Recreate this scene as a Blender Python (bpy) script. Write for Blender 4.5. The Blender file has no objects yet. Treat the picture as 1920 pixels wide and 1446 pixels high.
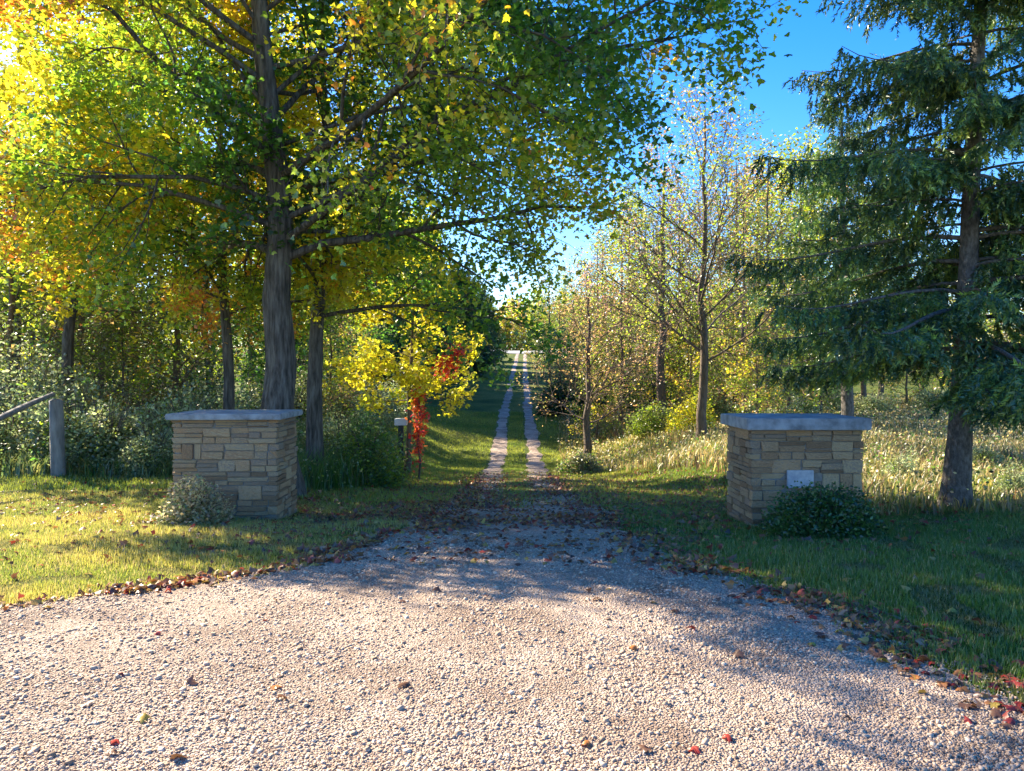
import bpy, math, random
import numpy as np
from mathutils import Vector, Matrix

random.seed(5)
rng = np.random.default_rng(11)
S = bpy.context.scene
COL = S.collection
EYE = 1.65
F = 1400.0

# ------------------------------------------------------------------ camera, sky, sun, exposure
cam = bpy.data.cameras.new("camera")
cam.sensor_width = 36.0
cam.lens = 36.0 * F / 1920.0
cam.shift_y = -23.0 / 1920.0
cam.clip_end = 3000
co = bpy.data.objects.new("camera", cam)
co.location = (0, 0, EYE)
co.rotation_euler = (math.radians(90), 0, 0)
COL.objects.link(co)
S.camera = co

SUN_AZ, SUN_EL = math.radians(-50.5), math.radians(30.5)
sundir = Vector((math.sin(SUN_AZ) * math.cos(SUN_EL), math.cos(SUN_AZ) * math.cos(SUN_EL), math.sin(SUN_EL)))
W = bpy.data.worlds.new("World")
S.world = W
W.use_nodes = True
nt = W.node_tree
bg = nt.nodes["Background"]
sky = nt.nodes.new("ShaderNodeTexSky")
sky.sky_type = 'NISHITA'
sky.sun_disc = False
sky.sun_elevation = SUN_EL
sky.sun_rotation = SUN_AZ % (2 * math.pi)
sky.air_density = 1.0
sky.dust_density = 0.3
sky.ozone_density = 3.0
hs = nt.nodes.new("ShaderNodeHueSaturation")
hs.inputs['Saturation'].default_value = 1.42
hs.inputs['Hue'].default_value = 0.514
hs.inputs['Value'].default_value = 0.7
nt.links.new(sky.outputs[0], hs.inputs['Color'])
nt.links.new(hs.outputs[0], bg.inputs[0])
bg.inputs[1].default_value = 0.15
sl = bpy.data.lights.new("sun", 'SUN')
sl.energy = 5.0
sl.angle = math.radians(0.53)
sl.color = (1.0, 0.87, 0.66)
so = bpy.data.objects.new("sun", sl)
so.rotation_euler = (-sundir).to_track_quat('-Z', 'Y').to_euler()
so.location = (-20, 20, 30)
COL.objects.link(so)
S.view_settings.view_transform = 'Standard'
S.view_settings.look = 'None'
S.view_settings.exposure = 1.95
S.view_settings.gamma = 1.0
S.cycles.use_denoising = True
S.cycles.max_bounces = 7
S.cycles.transparent_max_bounces = 4

# ------------------------------------------------------------------ helpers
def tag(o, label=None, cat=None, group=None, kind=None):
    if label: o['label'] = label
    if cat: o['category'] = cat
    if group: o['group'] = group
    if kind: o['kind'] = kind
    return o

def mesh(name, V, Fc, mat=None, col=None, smooth=False):
    V = np.asarray(V, dtype=np.float32).reshape(-1, 3)
    m = bpy.data.meshes.new(name)
    m.vertices.add(len(V))
    m.vertices.foreach_set('co', V.ravel())
    Fs = Fc if isinstance(Fc, list) else [Fc]
    Fs = [np.asarray(f, dtype=np.int32) for f in Fs if len(f)]
    loops = np.concatenate([f.ravel() for f in Fs])
    tot = np.concatenate([np.full(len(f), f.shape[1], dtype=np.int32) for f in Fs])
    st = np.concatenate([[0], np.cumsum(tot)[:-1]]).astype(np.int32)
    m.loops.add(len(loops))
    m.loops.foreach_set('vertex_index', loops)
    m.polygons.add(len(tot))
    m.polygons.foreach_set('loop_start', st)
    m.polygons.foreach_set('loop_total', tot)
    if smooth:
        m.polygons.foreach_set('use_smooth', np.ones(len(tot), dtype=bool))
    if col is not None:
        a = m.color_attributes.new('col', 'FLOAT_COLOR', 'POINT')
        c = np.ones((len(V), 4), dtype=np.float32)
        c[:, :3] = col
        a.data.foreach_set('color', c.ravel())
    m.update(calc_edges=True)
    if mat: m.materials.append(mat)
    return m

def link(name, me, parent=None, loc=None):
    o = bpy.data.objects.new(name, me)
    COL.objects.link(o)
    if parent is not None: o.parent = parent
    if loc is not None: o.location = loc
    return o

def empty(name, loc):
    return link(name, None, None, loc)

def copy_tree(o, parent=None):
    c = o.copy(); COL.objects.link(c)
    if parent: c.parent = parent
    for ch in list(o.children): copy_tree(ch, c)
    return c

def at(x, y, d):
    return np.array([(x - 960) / F * d, d, EYE - (y - 700) / F * d])

def sm(a, b, x):
    t = np.clip((x - a) / (b - a), 0, 1)
    return t * t * (3 - 2 * t)

# ------------------------------------------------------------------ terrain
_d = np.arange(-60, 2000, 0.5)
def prof(ks, vs, w):
    z = np.interp(_d, ks, vs)
    k = np.exp(-0.5 * (np.arange(-12, 13) / w) ** 2); k /= k.sum()
    zz = np.convolve(np.pad(z, 12, mode='edge'), k, mode='valid')
    return zz
PC = prof([-60, 0, 5, 7, 10, 14, 20, 30, 42, 60, 90, 120, 150, 166, 176, 300, 2000],
          [0, 0, -.02, -.1, -.36, -.72, -1.28, -1.98, -1.15, -.28, 1.33, 3.15, 5.3, 6.7, 6.9, 7.0, 12], 4)
PS = prof([-60, 0, 5, 7, 10, 15, 20, 30, 42, 60, 90, 120, 150, 166, 176, 300, 2000],
          [0, 0, -.0, -.05, -.31, -.46, -.55, -.62, -.6, -.1, 1.7, 3.5, 5.7, 6.9, 7.1, 7.2, 12], 4)

def drive_x(y):
    return np.interp(y, [0, 8, 20, 30, 42, 92, 165, 180], [0.0, 0.05, .1, .15, .22, .85, 2.1, 2.4])

def G(x, y):
    x = np.asarray(x, dtype=float); y = np.asarray(y, dtype=float)
    w = sm(2.3, 6.5, np.abs(x - drive_x(y)))
    c = np.interp(y, _d, PC); s = np.interp(y, _d, PS)
    b = .012 * np.sin(x * 1.7 + .3 * y) + .014 * np.sin(y * 1.3 - x * .6 + 1) + .01 * np.sin(2.9 * x + 1.9 * y)
    return c * (1 - w) + s * w + b * np.clip((y) / 6, 0, 1)

def wob(y, s, a=1.0):
    y = np.asarray(y, dtype=float)
    return a * (.10 * np.sin(y * 2.1 + s) + .06 * np.sin(y * 5.3 + 2 * s) + .035 * np.sin(y * 11.7 + 3 * s) + .02 * np.sin(y * 23 + 5 * s))
def xl(y): return np.interp(y, [-6, 1.8, 3.2, 5.4, 7.3, 9, 12, 18, 27], [-30, -12, -8, -3.75, -1.75, -1.5, -1.35, -1.15, -.9]) + wob(y, 1.0)
def xr(y): return np.interp(y, [-6, -1, 0, 2, 3.85, 5.8, 7.9, 12, 27], [30, 14, 6, 3.3, 2.7, 2.15, 1.5, 1.5, 1.35]) + wob(y, 2.7)

def pnoise(x, y, s, seed=0):
    """cheap smooth 2D value noise 0..1"""
    r = np.random.default_rng(seed).random((64, 64))
    u = np.asarray(x) / s; v = np.asarray(y) / s
    iu = np.floor(u).astype(int); iv = np.floor(v).astype(int)
    fu = u - iu; fv = v - iv
    fu = fu * fu * (3 - 2 * fu); fv = fv * fv * (3 - 2 * fv)
    g = lambda a, b: r[a % 64, b % 64]
    return (g(iu, iv) * (1 - fu) * (1 - fv) + g(iu + 1, iv) * fu * (1 - fv) + g(iu, iv + 1) * (1 - fu) * fv + g(iu + 1, iv + 1) * fu * fv)

# ------------------------------------------------------------------ materials
def newmat(name):
    m = bpy.data.materials.new(name); m.use_nodes = True
    t = m.node_tree; t.nodes.clear()
    out = t.nodes.new('ShaderNodeOutputMaterial')
    return m, t, out

def nd(t, kind, **kw):
    n = t.nodes.new(kind)
    for k, v in kw.items():
        if k in n.inputs: n.inputs[k].default_value = v
        else: setattr(n, k, v)
    return n

def ramp(t, stops):
    r = t.nodes.new('ShaderNodeValToRGB')
    e = r.color_ramp.elements
    while len(e) < len(stops): e.new(0.5)
    for q, (p, c) in zip(e, stops):
        q.position = p; q.color = (*c, 1)
    return r

def leaf_mat(name, trans=0.45, tgain=1.6, gloss=0.06):
    m, t, out = newmat(name)
    a = nd(t, 'ShaderNodeAttribute', attribute_name='col')
    d = nd(t, 'ShaderNodeBsdfDiffuse')
    tr = nd(t, 'ShaderNodeBsdfTranslucent')
    mul = nd(t, 'ShaderNodeMix', data_type='RGBA', blend_type='MULTIPLY')
    mul.inputs[0].default_value = 1.0
    mul.inputs[7].default_value = (tgain, tgain, tgain * .8, 1)
    mul.clamp_result = True
    t.links.new(a.outputs['Color'], mul.inputs[6])
    t.links.new(a.outputs['Color'], d.inputs['Color'])
    t.links.new(mul.outputs[2], tr.inputs['Color'])
    mx = nd(t, 'ShaderNodeMixShader'); mx.inputs[0].default_value = trans
    t.links.new(d.outputs[0], mx.inputs[1]); t.links.new(tr.outputs[0], mx.inputs[2])
    g = nd(t, 'ShaderNodeBsdfGlossy', Roughness=0.4); g.inputs['Color'].default_value = (1, 1, 1, 1)
    mg = nd(t, 'ShaderNodeMixShader'); mg.inputs[0].default_value = gloss
    t.links.new(mx.outputs[0], mg.inputs[1]); t.links.new(g.outputs[0], mg.inputs[2])
    t.links.new(mg.outputs[0], out.inputs[0])
    return m

def princ(name, stops, scale=4.0, stretch=(1, 1, 1), rough=.85, bump=.5, bdist=.01, detail=8, coord='Object', objrand=0.0, bscale=None):
    m, t, out = newmat(name)
    tc = nd(t, 'ShaderNodeTexCoord')
    mp = nd(t, 'ShaderNodeMapping'); mp.inputs['Scale'].default_value = stretch
    t.links.new(tc.outputs[coord], mp.inputs[0])
    n = nd(t, 'ShaderNodeTexNoise', Scale=scale, Detail=detail, Roughness=.62)
    t.links.new(mp.outputs[0], n.inputs['Vector'])
    r = ramp(t, stops)
    if objrand:
        oi = nd(t, 'ShaderNodeObjectInfo')
        m1 = nd(t, 'ShaderNodeMath', operation='MULTIPLY'); m1.inputs[1].default_value = objrand
        t.links.new(oi.outputs['Random'], m1.inputs[0])
        m2 = nd(t, 'ShaderNodeMath', operation='MULTIPLY'); m2.inputs[1].default_value = 1 - objrand
        t.links.new(n.outputs[0], m2.inputs[0])
        m3 = nd(t, 'ShaderNodeMath', operation='ADD')
        t.links.new(m1.outputs[0], m3.inputs[0]); t.links.new(m2.outputs[0], m3.inputs[1])
        t.links.new(m3.outputs[0], r.inputs[0])
    else:
        t.links.new(n.outputs[0], r.inputs[0])
    p = nd(t, 'ShaderNodeBsdfPrincipled', Roughness=rough)
    t.links.new(r.outputs[0], p.inputs['Base Color'])
    n2 = nd(t, 'ShaderNodeTexNoise', Scale=bscale or scale * 2.5, Detail=6, Roughness=.7)
    t.links.new(mp.outputs[0], n2.inputs['Vector'])
    b = nd(t, 'ShaderNodeBump', Strength=bump, Distance=bdist)
    t.links.new(n2.outputs[0], b.inputs['Height']); t.links.new(b.outputs[0], p.inputs['Normal'])
    t.links.new(p.outputs[0], out.inputs[0])
    return m

M_leaf = leaf_mat('leaf_autumn', .55, 2.1, .05)
M_needle = leaf_mat('needle_green', .22, 1.4, .05)
M_grass = leaf_mat('grass_blades', .45, 1.6, .04)
M_litter = leaf_mat('dry_leaf', .2, 1.2, .04)
M_bark = princ('bark_grey', [(.34, (.03, .025, .02)), (.47, (.085, .07, .058)), (.6, (.15, .13, .11)), (.75, (.22, .20, .17))], 16, (1, 1, .13), .95, 1.0, .05, bscale=26)
M_bark_b = princ('bark_brown', [(.25, (.05, .036, .026)), (.5, (.13, .095, .07)), (.8, (.23, .17, .12))], 18, (1, 1, .2), .95, 1.0, .03, bscale=26)
M_bark_s = princ('bark_spruce', [(.3, (.05, .043, .04)), (.48, (.12, .105, .095)), (.7, (.22, .20, .19))], 22, (1, 1, .5), .95, 1.0, .025)
M_stone = princ('ledge_stone', [(.15, (.16, .10, .055)), (.35, (.32, .19, .10)), (.47, (.48, .30, .155)), (.56, (.27, .20, .15)), (.66, (.50, .35, .19)), (.8, (.35, .20, .11)), (.95, (.45, .36, .25))], 9, (1, 1, 1), .9, 1.0, .03, objrand=.5, bscale=5)
M_mortar = princ('mortar', [(.3, (.16, .14, .12)), (.7, (.27, .245, .21))], 18, rough=.95, bump=.5)
M_cap = princ('cap_slab', [(.3, (.14, .145, .15)), (.5, (.27, .28, .29)), (.62, (.34, .35, .36)), (.8, (.42, .42, .42))], 6, rough=.8, bump=.6, bdist=.01)
M_plaque = princ('plaque_face', [(.35, (.24, .26, .31)), (.6, (.45, .45, .45))], 9, rough=.5, bump=.1)
M_wood = princ('weathered_wood', [(.3, (.10, .09, .08)), (.55, (.22, .20, .18)), (.8, (.33, .31, .28))], 10, (1, 1, .2), .9, .8, .01)
M_black = princ('black_post', [(.3, (.015, .015, .016)), (.8, (.05, .05, .05))], 10, rough=.6, bump=.2)
M_white = princ('white_paint', [(.3, (.6, .6, .6)), (.8, (.8, .8, .8))], 5, rough=.5, bump=.1)
M_road = princ('asphalt_far', [(.3, (.30, .29, .28)), (.7, (.42, .41, .39))], 3, rough=.9, bump=.2)

def ground_mat():
    m, t, out = newmat('lawn_soil')
    tc = nd(t, 'ShaderNodeTexCoord')
    n1 = nd(t, 'ShaderNodeTexNoise', Scale=.35, Detail=5, Roughness=.6)
    n2 = nd(t, 'ShaderNodeTexNoise', Scale=14, Detail=8, Roughness=.75)
    t.links.new(tc.outputs['Object'], n1.inputs['Vector']); t.links.new(tc.outputs['Object'], n2.inputs['Vector'])
    r1 = ramp(t, [(.3, (.055, .095, .018)), (.5, (.13, .165, .03)), (.7, (.24, .22, .055))])
    r2 = ramp(t, [(.35, (.25, .25, .25)), (.6, (1.1, 1.1, 1.1))])
    t.links.new(n1.outputs[0], r1.inputs[0]); t.links.new(n2.outputs[0], r2.inputs[0])
    mx = nd(t, 'ShaderNodeMix', data_type='RGBA', blend_type='MULTIPLY'); mx.inputs[0].default_value = 1
    t.links.new(r1.outputs[0], mx.inputs[6]); t.links.new(r2.outputs[0], mx.inputs[7])
    p = nd(t, 'ShaderNodeBsdfPrincipled', Roughness=.95)
    p.inputs['Specular IOR Level'].default_value = .1
    t.links.new(mx.outputs[2], p.inputs['Base Color'])
    b = nd(t, 'ShaderNodeBump', Strength=.9, Distance=.06)
    t.links.new(n2.outputs[0], b.inputs['Height']); t.links.new(b.outputs[0], p.inputs['Normal'])
    t.links.new(p.outputs[0], out.inputs[0])
    return m

def gravel_mat():
    m, t, out = newmat('crushed_gravel')
    tc = nd(t, 'ShaderNodeTexCoord')
    v = nd(t, 'ShaderNodeTexVoronoi', Scale=85)
    n0 = nd(t, 'ShaderNodeTexNoise', Scale=60, Detail=3)
    n = nd(t, 'ShaderNodeTexNoise', Scale=1.1, Detail=6, Roughness=.6)
    for q in (v, n, n0): t.links.new(tc.outputs['Object'], q.inputs['Vector'])
    sep = nd(t, 'ShaderNodeSeparateColor'); t.links.new(v.outputs['Color'], sep.inputs[0])
    r = ramp(t, [(0, (.23, .155, .11)), (.3, (.39, .28, .20)), (.65, (.50, .38, .29)), (1, (.59, .47, .37))])
    t.links.new(sep.outputs[0], r.inputs[0])
    r2 = ramp(t, [(.32, (.42, .36, .32)), (.58, (1, 1, 1))])
    t.links.new(n.outputs[0], r2.inputs[0])
    mx = nd(t, 'ShaderNodeMix', data_type='RGBA', blend_type='MULTIPLY'); mx.inputs[0].default_value = 1
    t.links.new(r.outputs[0], mx.inputs[6]); t.links.new(r2.outputs[0], mx.inputs[7])
    p = nd(t, 'ShaderNodeBsdfPrincipled', Roughness=.9)
    t.links.new(mx.outputs[2], p.inputs['Base Color'])
    b = nd(t, 'ShaderNodeBump', Strength=.9, Distance=.02); b.invert = True
    t.links.new(v.outputs['Distance'], b.inputs['Height']); t.links.new(b.outputs[0], p.inputs['Normal'])
    t.links.new(p.outputs[0], out.inputs[0])
    return m
M_ground = ground_mat()
M_gravel = gravel_mat()

# stone chips with their own colour
def chip_mat():
    m, t, out = newmat('gravel_chip')
    a = nd(t, 'ShaderNodeAttribute', attribute_name='col')
    p = nd(t, 'ShaderNodeBsdfPrincipled', Roughness=.85)
    t.links.new(a.outputs['Color'], p.inputs['Base Color'])
    t.links.new(p.outputs[0], out.inputs[0])
    return m
M_chip = chip_mat()

# ------------------------------------------------------------------ ground sheets
def grid_faces(nr, nc):
    i = np.arange(nr - 1)[:, None] * nc + np.arange(nc - 1)[None, :]
    i = i.ravel()
    return np.stack([i, i + 1, i + nc + 1, i + nc], 1)

xs = np.concatenate([[-1500, -700, -300, -150, -80, -50], np.arange(-34, -9, 1.0), np.arange(-9, 9.01, .25), np.arange(10, 35, 1.0), [50, 80, 150, 300, 700, 1500]])
ys = np.concatenate([[-60, -20, -10, -5], np.arange(-2, 30, .25), np.arange(30, 60, .5), np.arange(60, 180, 1.0), [190, 220, 260, 300, 400, 600, 1000, 1900]])
XX, YY = np.meshgrid(xs, ys)
V = np.stack([XX, YY, G(XX, YY)], -1).reshape(-1, 3)
tag(link('ground', mesh('ground', V, grid_faces(len(ys), len(xs)), M_ground, smooth=True)), 'mown grassy ground either side of the drive', kind='structure')

def strip(name, y0, y1, step, fl, fr, nc, lift, mat, label):
    yy = np.arange(y0, y1, step)
    L = fl(yy); R = fr(yy)
    t = np.linspace(0, 1, nc)
    X = L[:, None] * (1 - t) + R[:, None] * t
    Y = np.repeat(yy[:, None], nc, 1)
    Z = G(X, Y) + lift
    Z[:, 0] -= .03; Z[:, -1] -= .03
    V = np.stack([X, Y, Z], -1).reshape(-1, 3)
    return tag(link(name, mesh(name, V, grid_faces(len(yy), nc), mat, smooth=True)), label, kind='structure')
strip('gravel_drive', -3, 21.5, .1, xl, xr, 90, .008, M_gravel, 'pale crushed gravel entrance drive spreading into a wide apron')
def trk(sgn, e):
    def f(y):
        w = np.interp(y, [17, 24, 45, 165], [.3, .36, .30, .33])
        return drive_x(y) + sgn * np.interp(y, [14, 27, 40], [.6, .75, .78]) + e * w + .5 * wob(y, sgn * 3 + e) * np.clip(30 / y, .1, 1) + .04 * np.sin(y * .21 + .3) + .02 * np.sin(y * .8 + e * 2 + sgn) + .05 * e * np.sin(y * .47 + sgn * 2) + .05 * e * np.sin(y * 1.9 + sgn * 4)
    return f
strip('wheel_track', 17, 154.5, .25, trk(-1, -1), trk(-1, 1), 6, .024, M_gravel, 'left gravel wheel track running uphill')
strip('wheel_track', 17, 154.5, .25, trk(1, -1), trk(1, 1), 6, .024, M_gravel, 'right gravel wheel track running uphill')
V = []; xs2 = np.linspace(-30, 40, 60)
for x in xs2:
    for k in (0, .5, 1): V.append((x, 154 + 10 * k, float(G(x, 154 + 10 * k)) + .09))
tag(link('road', mesh('road', V, grid_faces(60, 3), M_road)), 'pale level road crossing at the top of the rise', kind='structure')

# ------------------------------------------------------------------ geometry builders
class Tubes:
    def __init__(s): s.V = []; s.F = []; s.n = 0
    def add(s, pts, rad, sides, ridge=0.0, rs=0):
        pts = np.asarray(pts, float); rad = np.asarray(rad, float); n = len(pts)
        tg = np.gradient(pts, axis=0); tg /= np.linalg.norm(tg, axis=1)[:, None] + 1e-9
        m = tg.mean(0); ref = np.eye(3)[np.argmin(np.abs(m))]
        u = np.cross(tg, ref); u /= np.linalg.norm(u, axis=1)[:, None] + 1e-9
        v = np.cross(tg, u)
        a = np.arange(sides) * 2 * math.pi / sides
        R = np.repeat(rad[:, None], sides, 1)
        if ridge:
            rr = np.random.default_rng(rs)
            base = rr.normal(0, ridge, sides)[None, :] + rr.normal(0, ridge * .5, (n, sides))
            R = R * (1 + base)
        P = pts[:, None, :] + R[..., None] * (np.cos(a)[None, :, None] * u[:, None, :] + np.sin(a)[None, :, None] * v[:, None, :])
        s.V.append(P.reshape(-1, 3))
        i = np.arange(n - 1)[:, None] * sides; j = np.arange(sides)[None, :]; k = (j + 1) % sides
        f = np.stack([i + j, i + k, i + sides + k, i + sides + j], -1).reshape(-1, 4) + s.n
        s.F.append(f); s.n += n * sides
    def arrays(s): return np.concatenate(s.V), np.concatenate(s.F)

def unit(v):
    v = np.asarray(v, float); return v / (np.linalg.norm(v) + 1e-9)

def rot_about(v, ax, a):
    ax = unit(ax)
    return v * math.cos(a) + np.cross(ax, v) * math.sin(a) + ax * np.dot(ax, v) * (1 - math.cos(a))

def poly(p, d, L, n, r, wobble, trop):
    pts = [np.array(p, float)]; d = unit(d)
    for i in range(n):
        d = unit(d + r.normal(0, wobble, 3) + np.array([0, 0, trop]))
        pts.append(pts[-1] + d * L / n)
    return np.array(pts)

def grow(T, A, r, p, d, L, rad, lvl, sp):
    n = sp['seg'][lvl]
    pts = poly(p, d, L, n, r, sp['wob'][lvl], sp['trop'][lvl])
    T.add(pts, np.linspace(rad, max(rad * .3, sp.get('rmin', .004)), n + 1), sp['sides'][lvl])
    if lvl == sp['max']:
        A.append(pts[1:])
        return
    if lvl == sp['max'] - 1: A.append(pts[-2:])
    nch = max(2, int(round(sp['n'][lvl] * (L / sp['len'][lvl]) ** .7)))
    ph = r.uniform(0, 6.28)
    for k in range(nch):
        t = sp['t0'][lvl] + (1 - sp['t0'][lvl]) * (k + r.uniform(.2, .8)) / nch
        f = t * n; i = min(int(f), n - 1); q = pts[i] + (pts[i + 1] - pts[i]) * (f - i)
        tg = unit(pts[i + 1] - pts[i])
        ax = unit(np.cross(tg, r.normal(0, 1, 3)))
        ax = rot_about(unit(np.cross(tg, [0.01, .02, 1])), tg, ph + k * 2.4)
        cd = rot_about(tg, ax, math.radians(r.uniform(*sp['ang'])))
        cl = L * sp['ratio'][lvl] * (1.15 - .6 * t) * r.uniform(.75, 1.2)
        grow(T, A, r, q, cd, cl, rad * (1 - .65 * t) * .55, lvl + 1, sp)

# leaf outlines (x = width, y = along the leaf from the stalk)
MAPLE = np.array([(0, 0), (.16, .1), (.42, .02), (.36, .2), (.56, .42), (.3, .44), (.26, .62), (.14, .6), (0, 1.0),
                  (-.14, .6), (-.26, .62), (-.3, .44), (-.56, .42), (-.36, .2), (-.42, .02), (-.16, .1)], float)
MAPLE7 = np.array([(0, 0), (.45, .05), (.52, .42), (.2, .55), (0, 1), (-.2, .55), (-.52, .42), (-.45, .05)], float)
OVAL = np.array([(0, 0), (.28, .3), (.24, .68), (0, 1), (-.24, .68), (-.28, .3)], float)
DIAM = np.array([(0, 0), (.34, .5), (0, 1), (-.34, .5)], float)

def leaf_frames(n, r, droop=.5, spread=.8):
    """random frames: normals tend upwards, tips hang a little"""
    a = r.uniform(0, 2 * np.pi, n)
    nrm = np.stack([np.zeros(n), np.zeros(n), np.ones(n)], 1) + r.normal(0, spread, (n, 3))
    nrm /= np.linalg.norm(nrm, axis=1)[:, None]
    y = np.stack([np.cos(a), np.sin(a), -droop + r.normal(0, .3, n)], 1)
    y -= nrm * (y * nrm).sum(1)[:, None]; y /= np.linalg.norm(y, axis=1)[:, None] + 1e-9
    x = np.cross(y, nrm)
    return x, y, nrm

def leaf_mesh(P, x, y, nrm, size, tmpl, col, r, curl=.12):
    n = len(P); k = len(tmpl)
    z = -curl * (tmpl[:, 0] ** 2 * 4 + (tmpl[:, 1] - .5) ** 2)
    c = r.uniform(.3, 1.8, n)
    V = (P[:, None, :] + size[:, None, None] * (tmpl[None, :, 0, None] * x[:, None, :] + tmpl[None, :, 1, None] * y[:, None, :]
         + (z[None, :, None] * c[:, None, None]) * nrm[:, None, :]))
    if k == 4:
        Fc = (np.arange(n)[:, None] * 4 + np.arange(4)[None, :])
        return V.reshape(-1, 3), Fc, np.repeat(col, 4, 0)
    # triangle fan around a centre vertex
    cen = P + size[:, None] * .42 * y
    V = np.concatenate([cen[:, None, :], V], 1)
    j = np.arange(k)
    tri = np.stack([np.zeros(k, int), 1 + j, 1 + (j + 1) % k], 1)
    Fc = (np.arange(n)[:, None, None] * (k + 1) + tri[None]).reshape(-1, 3)
    return V.reshape(-1, 3), Fc, np.repeat(col, k + 1, 0)

def pick_cols(P, pal, wts, r, patch=1.2, jit=.25, seed=3, wfun=None):
    """palette choice that clusters in space, so that boughs turn colour together"""
    w = np.array(wts, float); w /= w.sum()
    n1 = pnoise(P[:, 0] + P[:, 2] * .7, P[:, 1] - P[:, 2] * .9, patch, seed)
    u = np.clip(n1 * .75 + r.uniform(0, .25, len(P)) + r.normal(0, .07, len(P)), 0, .999)
    if wfun is not None: u = np.clip(u + wfun(P), 0, .999)
    # equalise roughly
    rk = u
    cw = np.cumsum(w)
    i = np.searchsorted(cw, rk)
    c = np.array(pal)[np.clip(i, 0, len(pal) - 1)]
    return np.clip(c * (1 + r.normal(0, jit, (len(P), 1))) * (1 + r.normal(0, .06, (len(P), 3))), .005, .9)

def clump(A, r, per, rad):
    P = np.concatenate(A)
    P = np.repeat(P, per, 0)
    return P + r.normal(0, rad, P.shape)

DKG, GRN, YGR, YEL, GOL, ORA, RED = (.035, .085, .015), (.07, .16, .02), (.20, .27, .022), (.48, .42, .025), (.56, .36, .025), (.60, .20, .03), (.45, .05, .03)
OLV, TAN, BRN, PIN = (.13, .145, .045), (.30, .20, .09), (.17, .10, .05), (.27, .165, .125)

SPEC = dict(seg=[7, 5, 4], wob=[.13, .16, .2], trop=[.02, .0, -.05], sides=[6, 4, 3], n=[9, 7], len=[5, 2], t0=[.25, .15], ang=(28, 62), ratio=[.42, .45], max=2)

def trunk_pts(base, top_off, h, n, r, w=.05):
    t = np.linspace(0, 1, n)
    P = np.array(base)[None] + np.stack([top_off[0] * t, top_off[1] * t, h * t], 1)
    P[1:-1, :2] += r.normal(0, w, (n - 2, 2))
    return P

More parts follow.
